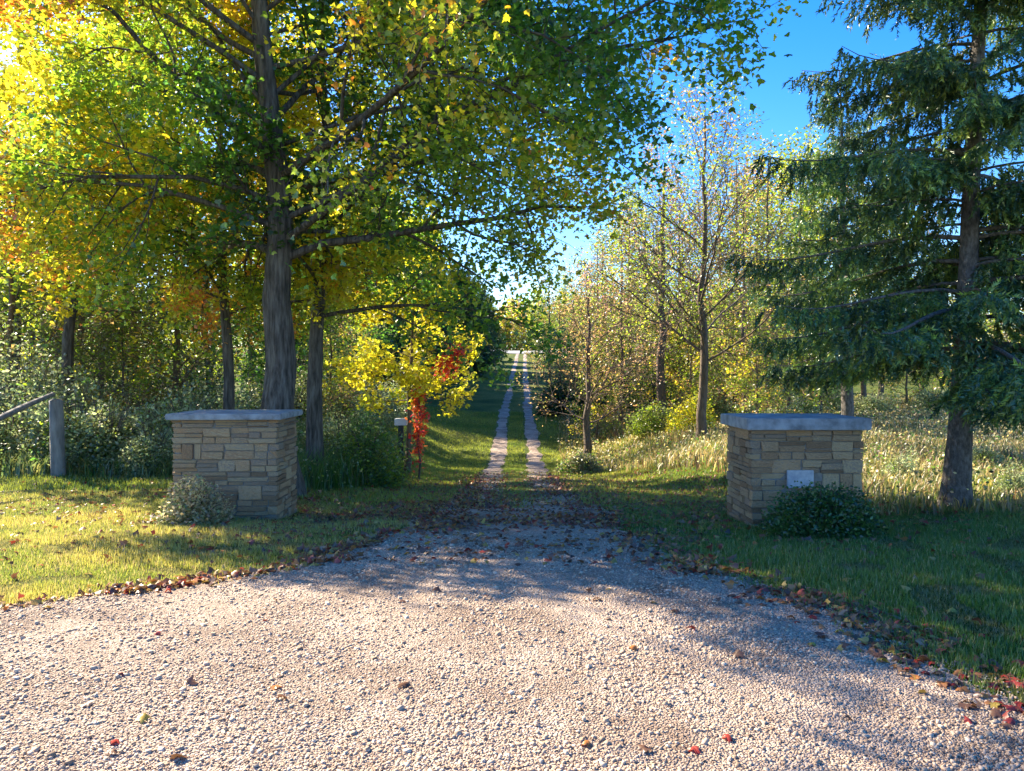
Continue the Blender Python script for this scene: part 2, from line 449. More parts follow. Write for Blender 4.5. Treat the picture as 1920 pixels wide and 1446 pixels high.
def build_tree(name, base, h, r0, r, off=(0, 0), limbs=20, z0=.25, lbot=5.0, ltop=1.8, el=(15, 55), sp=SPEC, per=4, lrad=.12, lsize=(.08, .13), tmpl=MAPLE7,
               pal=(GRN, YGR, YEL), wts=(4, 3, 2), bark=None, cull=None, label='', cat='tree', group=None, wfun=None, ridge=.05, patch=1.4, azf=None, lenf=None, keep=1.0, seed=0, spread=.8, big=0, lmat=None):
    base = np.array(base, float)
    root = empty(name, base); tag(root, label, cat, group)
    TT = Tubes(); LB = Tubes(); A = []
    tp = trunk_pts((0, 0, -.15), off, h, 12, r, r0 * .25)
    t = np.linspace(0, 1, 12)
    rad = r0 * (1 - .85 * t) * (1 + .45 * np.exp(-t * 22))
    # finer interpolation so the flare reads
    tf = np.concatenate([np.linspace(0, .09, 5)[:-1], np.linspace(.09, 1, 22)])
    tpf = np.stack([np.interp(tf, t, tp[:, k]) for k in range(3)], 1)
    TT.add(tpf, r0 * (1 - .85 * tf) * (1 + .45 * np.exp(-tf * 26)), 16 if r0 > .12 else 8, ridge, seed + 5)
    for k in range(limbs):
        f = (k + r.uniform(.1, .9)) / limbs
        tz = z0 + (1 - z0) * f ** 1.1
        p = np.array([np.interp(tz, t, tp[:, j]) for j in range(3)])
        az = k * 2.399 + r.uniform(-.4, .4)
        if azf is not None: az = azf(k, az)
        L = (lbot * (1 - f) + ltop * f) * r.uniform(.75, 1.15)
        if lenf is not None: L *= lenf(az, k)
        e = math.radians(el[0] * (1 - f) + el[1] * f + r.uniform(-10, 10))
        d = np.array([math.cos(az) * math.cos(e), math.sin(az) * math.cos(e), math.sin(e)])
        rl = r0 * (1 - .85 * tz) * r.uniform(.24, .4)
        grow(LB, A, r, p, d, L, max(rl, .012), 0, sp)
    V1, F1 = TT.arrays()
    tr = link('trunk', mesh(name + '_trunk', V1, F1, bark or M_bark, smooth=True), root)
    V2, F2 = LB.arrays()
    link('branches', mesh(name + '_branches', V2, F2, bark or M_bark, smooth=True), root)
    if per > 0:
        if keep < 1: A = [q for q in A if r.random() < keep]
        P = clump(A, r, int(math.ceil(per)), lrad)
        if per < 1 or per != int(per):
            P = P[r.random(len(P)) < per / math.ceil(per)]
        if cull is not None: P = P[cull(P + base)]
        n = len(P)
        col = pick_cols(P + base, pal, wts, r, patch, .22, 3 + seed, wfun)
        x, y, nm = leaf_frames(n, r, .5, spread)
        size = r.uniform(lsize[0], lsize[1], n)
        idx = np.arange(n)
        if big:
            Q = P + base
            u = Q[:, 0] / Q[:, 1] * F + 960; v = 700 - (Q[:, 2] - EYE) / Q[:, 1] * F
            dist = np.where((u > 5) & (u < 1915) & (v > 5), np.linalg.norm(Q - [0, 0, EYE], axis=1) / (size / .1), 1e9)
            near = np.argsort(dist)[:big]
            shades = [YGR, GRN, YEL, ORA, DKG, GOL]
            ms = []
            for c in shades:
                vv, ff, cc = leaf_mesh(np.zeros((1, 3)), np.array([[1., 0, 0]]), np.array([[0, 1., 0]]), np.array([[0, 0, 1.]]), np.ones(1), MAPLE, np.array([c]), r)
                ms.append(mesh('maple_leaf', vv, ff, lmat or M_leaf, cc))
            SH = np.array(shades)
            for q in near:
                mi = int(np.argmin(((SH - col[q]) ** 2).sum(1)))
                o = link('leaf', ms[mi], root)
                M3 = np.stack([x[q], y[q], nm[q]], 1) * size[q]
                M4 = Matrix.Identity(4)
                for a in range(3):
                    for b in range(3): M4[a][b] = M3[a, b]
                    M4[a][3] = P[q, a]
                o.matrix_basis = M4
            keep = np.ones(n, bool); keep[near] = False; idx = idx[keep]
        vv, ff, cc = leaf_mesh(P[idx], x[idx], y[idx], nm[idx], size[idx], tmpl, col[idx], r)
        cr = link('crown', mesh(name + '_crown', vv, ff, lmat or M_leaf, cc), root)
        cr['kind'] = 'stuff'
        print(name, 'leaves', n, 'branch faces', len(F2))
    return root

# ------------------------------------------------------------------ stone piers
def block_mesh(seed):
    """rough squared stone, unit size, every edge chamfered and a little out of true"""
    r = np.random.default_rng(seed)
    import bmesh
    bm = bmesh.new(); bmesh.ops.create_cube(bm, size=1.0)
    for v in bm.verts: v.co += Vector(r.normal(0, .028, 3))
    bmesh.ops.bevel(bm, geom=bm.edges[:], offset=.045, segments=1, affect='EDGES')
    for v in bm.verts: v.co += Vector(r.normal(0, .012, 3))
    m = bpy.data.meshes.new('stone_block'); bm.to_mesh(m); bm.free()
    m.materials.append(M_stone)
    return m
BLK = [block_mesh(s) for s in range(10)]

def box_bm(name, dims, mat, bev, ctr=(0, 0, 0), peak=0):
    import bmesh
    bm = bmesh.new(); bmesh.ops.create_cube(bm, size=1.0)
    for v in bm.verts: v.co = Vector((v.co.x * dims[0], v.co.y * dims[1], v.co.z * dims[2])) + Vector(ctr)
    if bev: bmesh.ops.bevel(bm, geom=bm.edges[:], offset=bev, segments=2, affect='EDGES')
    if peak:
        tf = [f for f in bm.faces if f.normal.z > .99][0]
        g = bmesh.ops.poke(bm, faces=[tf]); g['verts'][0].co.z += peak
    m = bpy.data.meshes.new(name); bm.to_mesh(m); bm.free()
    m.materials.append(mat)
    return m

def pier(loc, rz, w, dp, h, capt, label, seed, plaque=None):
    r = random.Random(seed)
    root = empty('stone_pier', loc); root.rotation_euler.z = rz; tag(root, label, 'stone pier')
    link('mortar_core', box_bm('mortar_core', (w - .05, dp - .05, h + .25), M_mortar, 0, (0, 0, h / 2 - .13)), root)
    link('cap', box_bm('cap', (w + .15, dp + .15, capt), M_cap, .012, (0, 0, h + capt / 2 + .002), .015), root)
    J = .013; D = .13
    bands = []; z = -.2
    while z < h - .001:
        b = r.uniform(.15, .24)
        if h - (z + b) < .1: b = h - z
        bands.append((z, b)); z += b
    for bi, (z, b) in enumerate(bands):
        own = bi % 2 == 0
        for face in range(4):
            full = w if face % 2 == 0 else dp
            half = dp / 2 if face % 2 == 0 else w / 2
            ins = 0 if (own == (face % 2 == 0)) else D
            a0, a1 = -full / 2 + ins, full / 2 - ins
            a = a0
            while a < a1 - .001:
                s = r.uniform(.22, .5)
                if a1 - (a + s) < .16: s = a1 - a
                k = r.choice([1, 2, 2, 3, 3, 3])
                cuts = sorted([0] + [min(.82, max(.18, (j + 1) / k + r.uniform(-.09, .09))) for j in range(k - 1)] + [1])
                for j in range(k):
                    zz0 = z + b * cuts[j]; hh = b * (cuts[j + 1] - cuts[j])
                    segs = [(a, s)]
                    if k > 1 and s > .34 and r.random() < .5:
                        q = s * r.uniform(.35, .65); segs = [(a, q), (a + q, s - q)]
                    if k == 1 and r.random() < .3:
                        q = s * r.uniform(.3, .7); segs = [(a, q), (a + q, s - q)]
                    for (sa, sl_) in segs:
                        o = link('stone', r.choice(BLK), root)
                        out = r.uniform(-.010, .018)
                        ac = sa + sl_ / 2; dc = half - D / 2 + out
                        if plaque and face == 0 and abs(ac - plaque[0]) < sl_ / 2 + .15 and abs(zz0 + hh / 2 - plaque[1]) < hh / 2 + .1:
                            dc -= .02
                        th = [0, math.pi / 2, math.pi, -math.pi / 2][face]
                        x, y = ac, -dc
                        o.location = (x * math.cos(th) - y * math.sin(th), x * math.sin(th) + y * math.cos(th), zz0 + hh / 2)
                        o.rotation_euler = (0, 0, th)
                        o.scale = (sl_ - J, D, hh - J)
                a += s
    if plaque:
        p = link('plaque', box_bm('plaque', (.34, .03, .23), M_plaque, .004, (0, 0, 0)), root, (plaque[0], -dp / 2 - .012, plaque[1]))
        p['label'] = 'pale square plaque stone'
    return root

# left: front face x -4.75..-3.3 at y 10.4 ; right: 3.08..4.52 at y 9.6
pier((-4.02, 10.95, -.30), math.radians(2), 1.44, 1.1, 1.30, .085, 'broad tan stone gate pier left of the drive, pale bush at its foot', 21)
pier((3.80, 10.15, -.30), math.radians(0), 1.44, 1.1, 1.22, .15, 'broad tan stone gate pier right of the drive with a pale plaque', 35, (-.1, .59))

# ------------------------------------------------------------------ fence at the far left
fb = at(110, 880, 15)
fr_ = empty('rail_fence', (fb[0], 15, float(G(fb[0], 15))))
tag(fr_, 'weathered split rail fence with one grey post before the woods', 'fence')
T = Tubes(); r = np.random.default_rng(3)
T.add([(0, 0, -.3), (0, 0, 0), (-.02, 0, .5), (-.03, 0, 1.0), (-.05, 0, 1.52), (-.05, 0, 1.56)], [.15, .15, .145, .14, .135, .06], 10, .06, 3)
link('post', mesh('post', *T.arrays(), M_wood, smooth=False), fr_)
T = Tubes(); p0 = at(0, 783, 13.2) - np.array(fr_.location); p1 = at(92, 742, 14.85) - np.array(fr_.location)
p00 = p0 + (p0 - p1) * 1.0
T.add([p00 + (p1 - p00) * q + r.normal(0, .008, 3) for q in np.linspace(0, 1.04, 8)], [.055, .06, .062, .06, .065, .06, .055, .05], 7, .08, 8)
link('rail', mesh('rail', *T.arrays(), M_wood), fr_)

# small white box on a dark post beside the drive
bx = at(752, 791, 21)
mp_ = empty('marker_post', (bx[0], 21, float(G(bx[0], 21)))); hh = bx[2] - mp_.location.z
tag(mp_, 'dark post topped by a small white box, beside the bush left of the drive', 'post')
link('post', box_bm('post', (.14, .14, hh + .2), M_black, .01, (0, 0, hh / 2 - .1)), mp_)
link('box', box_bm('box', (.34, .24, .19), M_white, .012, (0, 0, hh + .0)), mp_)

# ------------------------------------------------------------------ trees: foreground maples
rT = np.random.default_rng(101)
def gx(px, d): return (px - 960) / F * d
def base(px, d, dz=0):
    x = gx(px, d); return (x, d, float(G(x, d)) + dz)
SPM = dict(SPEC); SPM.update(n=[9, 7], len=[5.5, 2.2], trop=[-.03, -.06, -.12], ratio=[.42, .45])
build_tree('maple_tree', base(533, 13.6), 14.0, .30, rT, off=(-.45, -.2), limbs=54, z0=.31, lbot=6.7, ltop=4.4, el=(20, 58), sp=SPM, per=15, lrad=.18, lsize=(.06, .115), keep=.84,
           azf=lambda k, a: a + (math.radians(45) * (1 if (math.degrees(a) % 360) > 265 else -1) if (k < 24 and 225 < math.degrees(a) % 360 < 305) else 0),
           lenf=lambda a, k: (1.0 + .14 * math.cos(a) - .05 * math.sin(a) if k < 18 else 1.16 + .04 * math.cos(a) - .14 * math.sin(a)),
           cull=lambda P: ~((np.abs(P[:, 0] + 4.2 + (P[:, 2] - 3) * .035) < .6) & (P[:, 1] < 13.6) & (rT.random(len(P)) < .85)),
           pal=(DKG, GRN, (.13, .22, .02), YGR, YEL, GOL, ORA), wts=(1.6, 3.6, 3, 4.2, 2.9, 1.4, 2.6), seed=1, patch=1.3, big=300,
           wfun=lambda P: np.clip((-4.8 - P[:, 0]) * .07, -.03, .3) + np.clip((P[:, 0] - .5) * .05, 0, .22),
           label='large maple with thick grey trunk rising behind the left stone pier')
build_tree('maple_tree', base(592, 16.3), 12.5, .2, rT, off=(.15, .3), limbs=26, z0=.3, lbot=5.4, ltop=3.0, el=(4, 55), per=6, lrad=.14, lsize=(.08, .13),
           pal=(DKG, GRN, YGR, YEL), wts=(3, 4.5, 2.5, 1), seed=2, label='dark straight trunked maple just right of the left stone pier')
build_tree('maple_tree', base(434, 17.5), 12, .145, rT, off=(-.5, .2), limbs=28, z0=.3, lbot=5.0, ltop=2.4, el=(8, 50), per=6, lrad=.15, lsize=(.1, .15),
           pal=(GRN, YGR, YEL, GOL, ORA), wts=(1, 2.5, 4, 2, 1.6), seed=3, label='slim maple with yellow leaves behind the cap of the left pier')
build_tree('maple_tree', base(120, 21), 13, .19, rT, off=(.3, .2), limbs=26, z0=.3, lbot=5.2, ltop=2.4, el=(0, 50), per=5, lrad=.16, lsize=(.11, .17),
           pal=(GRN, YGR, YEL, GOL, ORA), wts=(2, 2, 4, 2.5, 2.5), seed=4, label='orange and yellow maple over the rail fence post')
build_tree('maple_sapling', base(762, 22), 6.8, .09, rT, off=(.3, 0), limbs=26, z0=.3, lbot=2.3, ltop=1.0, el=(5, 50), per=5, lrad=.14, lsize=(.1, .15),
           pal=(YGR, YEL, YEL, ORA), wts=(2, 4, 3, 1), seed=5, bark=M_bark_b, label='young yellow maple with two reddish stems beside the drive')

# ------------------------------------------------------------------ spruces
def spruce(name, base_, h, r0, off, R0, zlo, label, seed, step=.40, nb=6, fine=1.0, gap=.2):
    r = np.random.default_rng(seed)
    root = empty(name, base_); tag(root, label, 'tree')
    T = Tubes(); B = Tubes()
    t = np.linspace(0, 1, 26)
    tp = np.stack([off[0] * t + .03 * np.sin(t * 9), off[1] * t + .03 * np.sin(t * 7), -.15 + h * t], 1)
    T.add(tp, r0 * (1 - .93 * t) * (1 + .5 * np.exp(-t * 30)), 16, .04, seed)
    NP, ND, NL = [], [], []
    z = zlo
    while z < h - .3:
        f = (z - zlo) / (h - zlo)
        for k in range(nb):
            if r.random() < gap: continue
            az = r.uniform(0, 6.283)
            L = R0 * (1 - f) ** .8 * r.uniform(.6, 1.12) + .15
            zz = z + r.uniform(-.12, .12)
            p = np.array([np.interp(zz, tp[:, 2], tp[:, 0]), np.interp(zz, tp[:, 2], tp[:, 1]), zz])
            n = 9; s = np.linspace(0, 1, n)
            e0 = .15 + .45 * f
            dz = L * (e0 * s - (.55 - .1 * f) * s ** 1.8 + .28 * s ** 4)
            hd = np.array([math.cos(az), math.sin(az)]); side = np.array([-hd[1], hd[0]])
            bend = r.normal(0, .12) * L * s ** 2
            pts = np.stack([p[0] + hd[0] * L * s + side[0] * bend, p[1] + hd[1] * L * s + side[1] * bend, p[2] + dz], 1)
            B.add(pts, np.linspace(max(.012, .03 * L / 2.5), .004, n), 5)
            m = int(L * 15 * fine)
            for q in range(m):
                tt = .08 + .92 * (q + r.random()) / m
                fi = tt * (n - 1); i = min(int(fi), n - 2); c = pts[i] + (pts[i + 1] - pts[i]) * (fi - i)
                sg = 1 if q % 2 else -1
                hang = r.uniform(.1, 1.3)
                l2 = (.16 * L * (1 - tt) + .10 * L ** .5 + .08) * r.uniform(.6, 1.2)
                fw = r.uniform(.35, 1.0)
                dd = unit(np.array([side[0] * sg * .9 + hd[0] * fw, side[1] * sg * .9 + hd[1] * fw, -r.uniform(.05, .45)]))
                for w_ in range(max(3, int(l2 * 15 * fine))):
                    s2 = r.random()
                    c2 = c + dd * l2 * s2; c2[2] -= l2 * s2 ** 2 * .4
                    NP.append(c2)
                    ND.append(unit(dd * r.uniform(.1, 1.0) + r.normal(0, .3, 3) + np.array([0, 0, -hang])))
                    NL.append((.09 + .17 * (1 - s2 * .5)) * r.uniform(.6, 1.3))
        z += step * r.uniform(.8, 1.2)
    NP, ND, NL = np.array(NP), np.array(ND), np.array(NL)
    wp = NP + np.array(base_)
    kp = ~((wp[:, 2] < 1.5) & (wp[:, 0] < 5.4) & (wp[:, 1] < 12))
    NP, ND, NL = NP[kp], ND[kp], NL[kp]
    # each twig becomes a curved spray of needle tufts
    K = 15
    N = len(NP)
    s = np.tile((np.arange(K) + .5) / K, (N, 1))
    pos = NP[:, None] + ND[:, None] * (NL[:, None] * s)[..., None]
    pos[..., 2] -= (NL[:, None] * s ** 2 * .25)
    nv = r.normal(0, 1, (N, K, 3)); nv -= ND[:, None] * (nv * ND[:, None]).sum(-1)[..., None]
    nv /= np.linalg.norm(nv, axis=-1)[..., None]
    dr = ND[:, None] * .8 + nv * .75; dr /= np.linalg.norm(dr, axis=-1)[..., None]
    ln = r.uniform(.05, .09, (N, K)) / fine ** .5
    wd = np.cross(dr, r.normal(0, 1, (N, K, 3))); wd /= np.linalg.norm(wd, axis=-1)[..., None]
    w = .014 / fine ** .5
    a = pos - wd * w; b = pos + wd * w; c = pos + dr * ln[..., None]
    V = np.stack([a, b, c], 2).reshape(-1, 3)
    Fc = np.arange(len(V)).reshape(-1, 3)
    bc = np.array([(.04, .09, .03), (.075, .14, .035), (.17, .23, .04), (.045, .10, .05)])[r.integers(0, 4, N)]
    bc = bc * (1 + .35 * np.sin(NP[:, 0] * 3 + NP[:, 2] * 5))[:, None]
    tipc = bc[:, None] * (1 + .7 * s[..., None] ** 2)  # tips coloured lighter as if sunlit, inner needles kept darker
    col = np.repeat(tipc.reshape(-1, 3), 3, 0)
    V2, F2 = T.arrays(); link('trunk', mesh('spruce_trunk', V2, F2, M_bark_s, smooth=True), root)
    V3, F3 = B.arrays(); link('branches', mesh('spruce_branches', V3, F3, M_bark_s, smooth=True), root)
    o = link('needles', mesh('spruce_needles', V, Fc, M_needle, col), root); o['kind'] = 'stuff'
    print(name, 'needles', len(Fc))
    return root
spruce('spruce_tree', base(1790, 10.9), 13.5, .17, (.9, .3), 3.5, 2.0, 'big drooping spruce with grey trunk right of the right pier', 8)
spruce('spruce_tree', base(1590, 20), 10.5, .17, (-.15, .2), 3.0, 2.7, 'smaller dark spruce rising behind the right stone pier', 9, step=.42, nb=6, fine=.75)

# ------------------------------------------------------------------ middle-distance trees, right of the drive
SPB = dict(SPEC); SPB.update(n=[8, 8], len=[3, 1.4], t0=[.15, .1], trop=[.06, .03, .0], ratio=[.5, .5], ang=(22, 50), rmin=.005)
rB = np.random.default_rng(55)
protoA = build_tree('ash_tree', base(1100, 30), 6.8, .17, rB, off=(.1, 0), limbs=22, z0=.22, lbot=3.6, ltop=1.5, el=(12, 55), sp=SPB, per=.8, lrad=.12, lsize=(.07, .12), tmpl=OVAL,
           pal=(PIN, TAN, OLV, BRN), wts=(3, 3, 1, 2), bark=M_bark_b, seed=11, label='nearly bare brown tree standing closest to the right of the drive')
build_tree('ash_tree', base(1316, 25), 11.0, .17, rB, off=(.1, 0), limbs=26, z0=.24, lbot=4.9, ltop=2.0, el=(28, 66), sp=SPB, per=.8, lrad=.14, lsize=(.07, .13), tmpl=OVAL,
           pal=(OLV, YGR, TAN, GOL), wts=(3, 3, 2, 1.2), bark=M_bark_b, seed=12, label='tall thinning tree with upswept limbs left of the right pier')
build_tree('ash_tree', base(1238, 34), 12.0, .22, rB, off=(.2, 0), limbs=24, z0=.28, lbot=4.6, ltop=1.8, el=(20, 62), sp=SPB, per=.9, lrad=.16, lsize=(.09, .15), tmpl=OVAL,
           pal=(OLV, YGR, PIN, TAN), wts=(3, 3, 2, 2), bark=M_bark_b, seed=13, label='forked tree between the two nearest thinning trees, farther back')

# prototypes for the woods; their copies share mesh data
rW = np.random.default_rng(77)
SPW = dict(SPEC); SPW.update(n=[7, 6], len=[4, 1.8], t0=[.15, .1], trop=[.04, .02, -.02], ratio=[.46, .48], sides=[5, 3, 3], rmin=.008)
LG = 'slender green and yellow tree in the thick woods behind the left pier and fence'
LR = 'thinning brown and yellow tree in the woods to the right of the drive'
LD = 'dense dark green tree lining the left side of the far drive'
GL, GR, GD = 'trees of the left woods', 'trees of the right woods', 'dark trees lining the far drive'
pw = {}
SPT = dict(SPW); SPT.update(n=[10, 9], rmin=.007)
pw['green'] = build_tree('woodland_tree', base(250, 27), 12, .16, rW, limbs=20, z0=.12, lbot=3.8, ltop=1.5, el=(10, 60), sp=SPW, per=4, lrad=.22, lsize=(.14, .22), tmpl=DIAM,
           pal=(DKG, GRN, OLV, YGR, YEL), wts=(3, 3, 3, 3, 1), seed=21, label=LG, group=GL)
pw['yellow'] = build_tree('woodland_tree', base(30, 26), 12, .15, rW, limbs=20, z0=.2, lbot=3.6, ltop=1.4, el=(20, 65), sp=SPW, per=3, lrad=.22, lsize=(.13, .2), tmpl=DIAM,
           pal=(OLV, YGR, YEL, GOL), wts=(3, 3, 3, 1.5), seed=22, label=LG, group=GL)
pw['thin'] = build_tree('woodland_tree', base(1180, 44), 11.5, .14, rW, limbs=22, z0=.15, lbot=3.4, ltop=1.6, el=(22, 60), sp=SPT, per=.8, lrad=.2, lsize=(.12, .19), tmpl=DIAM,
           pal=(PIN, TAN, OLV, YGR, GOL), wts=(3.5, 3, 3, 2, 1), bark=M_bark_b, seed=23, label=LR, group=GR)
pw['gold'] = build_tree('woodland_tree', base(1290, 42), 7.0, .1, rW, limbs=20, z0=.1, lbot=2.8, ltop=1.0, el=(25, 65), sp=SPW, per=4, lrad=.2, lsize=(.12, .19), tmpl=DIAM,
           pal=(OLV, YGR, TAN, YEL, GOL), wts=(3, 3, 2, 1.8, 1.2), bark=M_bark_b, seed=24, label=LR, group=GR)
pw['dark'] = build_tree('cedar_tree', base(868, 84), 11.5, .2, rW, limbs=36, z0=.05, lbot=3.0, ltop=1.0, el=(5, 60), sp=SPW, per=8, lrad=.3, lsize=(.18, .3), tmpl=DIAM,
           pal=(DKG, (.03, .06, .02), GRN), wts=(4, 4, 1), seed=25, label='dark round evergreen nearest the drive on its left, halfway up the rise')

PUT = []
def put(kind, px, d, s, label=None, group=None, lean=0):
    o = copy_tree(pw[kind]); PUT.append((o, kind, px, group))
    x = gx(px, d)
    o.location = (x, d, float(G(x, d)) - .05)
    o.rotation_euler = (lean, 0, rW.uniform(0, 6.28)); o.scale = (s * rW.uniform(.9, 1.1), s * rW.uniform(.9, 1.1), s)
    if label: o['label'] = label
    if group: o['group'] = group
    elif 'group' in o and label: del o['group']
    return o
# left woods
for kind, px, d, s in [('yellow', 110, 31, 1.0), ('thin', 190, 24, .8), ('yellow', -60, 27, .95), ('yellow', -200, 34, 1.1), ('green', 60, 38, 1.15),
                       ('yellow', 300, 34, 1.05), ('thin', 390, 28, .8), ('yellow', 470, 38, 1.1), ('green', 560, 31, .72), ('thin', 330, 23, .8), ('thin', 20, 22, .85),
                       ('green', 640, 36, .85), ('yellow', 690, 44, .9), ('green', 250, 46, 1.2), ('yellow', 500, 50, 1.2), ('thin', 150, 27, 1.05), ('green', 400, 55, 1.2), ('green', 120, 55, 1.2), ('yellow', 0, 50, 1.1),
                       ('gold', 620, 27, .7), ('gold', 230, 22, .6), ('yellow', 590, 60, 1.2), ('green', 680, 66, 1.1)]:
    put(kind, px, d, s, LG, GL)
# left edge of the far drive: they throw the shade over the hill
for kind, px, d, s in [('dark', 668, 50, 1.25), ('dark', 700, 55, 1.3), ('dark', 722, 60, 1.35), ('dark', 742, 66, 1.35), ('dark', 760, 72, 1.35), ('dark', 778, 79, 1.35), ('dark', 800, 87, 1.3), ('dark', 850, 93, 1.1), ('dark', 905, 112, .95), ('dark', 820, 99, 1.3), ('dark', 640, 62, 1.4), ('dark', 700, 74, 1.4), ('dark', 918, 128, .9), ('dark', 770, 92, 1.4), ('dark', 865, 118, 1.1), ('dark', 560, 51, 1.3), ('dark', 890, 102, 1.0), ('dark', 600, 57, 1.4)]:
    put(kind, px, d, s, LD, GD)
# right woods
for kind, px, d, s in [('thin', 1050, 46, .62), ('thin', 1120, 52, .95), ('gold', 1150, 40, .9), ('thin', 1210, 50, 1.05), ('gold', 1360, 36, .9), ('thin', 1395, 31, .85), ('thin', 1440, 38, 1.15),
                       ('yellow', 1500, 40, 1.2), ('thin', 1350, 48, 1.25), ('gold', 1085, 60, 1.1), ('thin', 1280, 58, 1.2), ('gold', 1240, 44, .9), ('yellow', 1420, 52, 1.35), ('thin', 1030, 75, 1.0),
                       ('gold', 1020, 92, 1.0), ('yellow', 1060, 100, 1.1), ('thin', 1570, 46, 1.2), ('yellow', 1650, 52, 1.2), ('thin', 1730, 56, 1.2), ('gold', 1800, 54, 1.4), ('yellow', 1870, 60, 1.3), ('thin', 1930, 52, 1.2),
                       ('yellow', 1130, 76, 1.2), ('yellow', 1010, 120, 1.0), ('gold', 1480, 33, .8), ('gold', 1190, 62, 1.3), ('gold', 1700, 46, .8), ('gold', 2000, 50, 1.2),
                       ('thin', 1320, 66, 1.4), ('yellow', 1540, 60, 1.5), ('thin', 1230, 72, 1.4),
                       ('thin', 1165, 36, .8), ('thin', 1275, 42, 1.1), ('gold', 1120, 34, .6), ('gold', 1420, 29, .6), ('yellow', 1465, 44, 1.2), ('thin', 1380, 42, 1.25),
                       ('gold', 1295, 34, .7), ('gold', 1540, 37, .8), ('thin', 1100, 40, .75), ('yellow', 1180, 56, 1.2), ('thin', 1525, 52, 1.45), ('thin', 1620, 42, 1.1)]:
    put(kind, px, d, s, LR, GR)
# far woods beyond the crossing road
for kind, px, d, s in [('yellow', 925, 186, .7), ('green', 948, 190, .7), ('gold', 968, 186, .9), ('yellow', 990, 189, .62), ('gold', 1008, 186, 1.0), ('green', 1030, 190, .72), ('yellow', 900, 188, .8), ('thin', 1055, 188, .8), ('green', 875, 190, .85), ('yellow', 1080, 190, .9)]:
    put(kind, px, d, s, 'small autumn tree beyond the road at the top of the rise', 'trees beyond the crossing road')

ORD = 'first second third fourth fifth sixth seventh eighth ninth tenth eleventh twelfth thirteenth fourteenth fifteenth sixteenth seventeenth eighteenth nineteenth twentieth'.split()
ORD += ['twenty-' + q for q in ORD[:9]] + ['thirtieth'] + ['thirty-' + q for q in ORD[:9]]
LOOK = dict(green='leafy green', yellow='tall yellow green', thin='sparse brown twigged', gold='low golden', dark='dense dark')
for g_, sgn, tx in [(GL, -1, 'left woods'), (GR, 1, 'right woods'), (GD, -1, 'lining its far left side'), ('trees beyond the crossing road', 1, 'beyond the crossing road')]:
    for kd in LOOK:
        own = []
        if pw[kd].get('group') == g_: own.append((pw[kd], kd, pw[kd].location.x / pw[kd].location.y * F + 960, g_))
        ls = sorted([q for q in PUT if q[1] == kd and q[3] == g_] + own, key=lambda q: q[2] * sgn)
        for i_, q in enumerate(ls):
            q[0]['label'] = '%s tree, %s of its look %s, %s' % (LOOK[kd], ORD[i_], 'from the left' if g_.startswith('trees beyond') else 'from the drive', tx)
# far woods that read as one mass
def far_mass(n, X0, X1, Y0, Y1, H, label, seed, pal, wts):
    q = np.random.default_rng(seed)
    x = q.uniform(X0, X1, n); y = q.uniform(Y0, Y1, n)
    top = H * (.45 + .7 * pnoise(x, y, 7, seed))
    z = G(x, y) + top * q.random(n) ** .8
    P = np.stack([x, y, z], 1)
    lx, ly, nm = leaf_frames(n, q, 0, 1.2)
    c = pick_cols(P, pal, wts, q, 5, .25, seed)
    vv, ff, cc = leaf_mesh(P, lx, ly, nm, q.uniform(.25, .6, n) * Y0 / 90, DIAM, c, q)
    tag(link('distant_woods', mesh('distant_woods', vv, ff, M_leaf, cc)), label, 'woods', kind='stuff')
far_mass(60000, -120, -16, 78, 120, 11, 'mass of distant green and yellow woods far behind the left trees', 61, (GRN, OLV, YGR, YEL, TAN), (3, 4, 3, 1.2, 1))
far_mass(60000, 16, 130, 76, 115, 9, 'mass of distant brown and olive woods behind the right field', 62, (GRN, OLV, TAN, YGR, PIN, GOL), (2, 4, 3, 2, 3, 1))
far_mass(45000, -45, 60, 190, 215, 15, 'mass of distant autumn woods beyond the crossing road', 63, (OLV, YGR, TAN, YEL, PIN), (3, 3, 2, 2, 2))
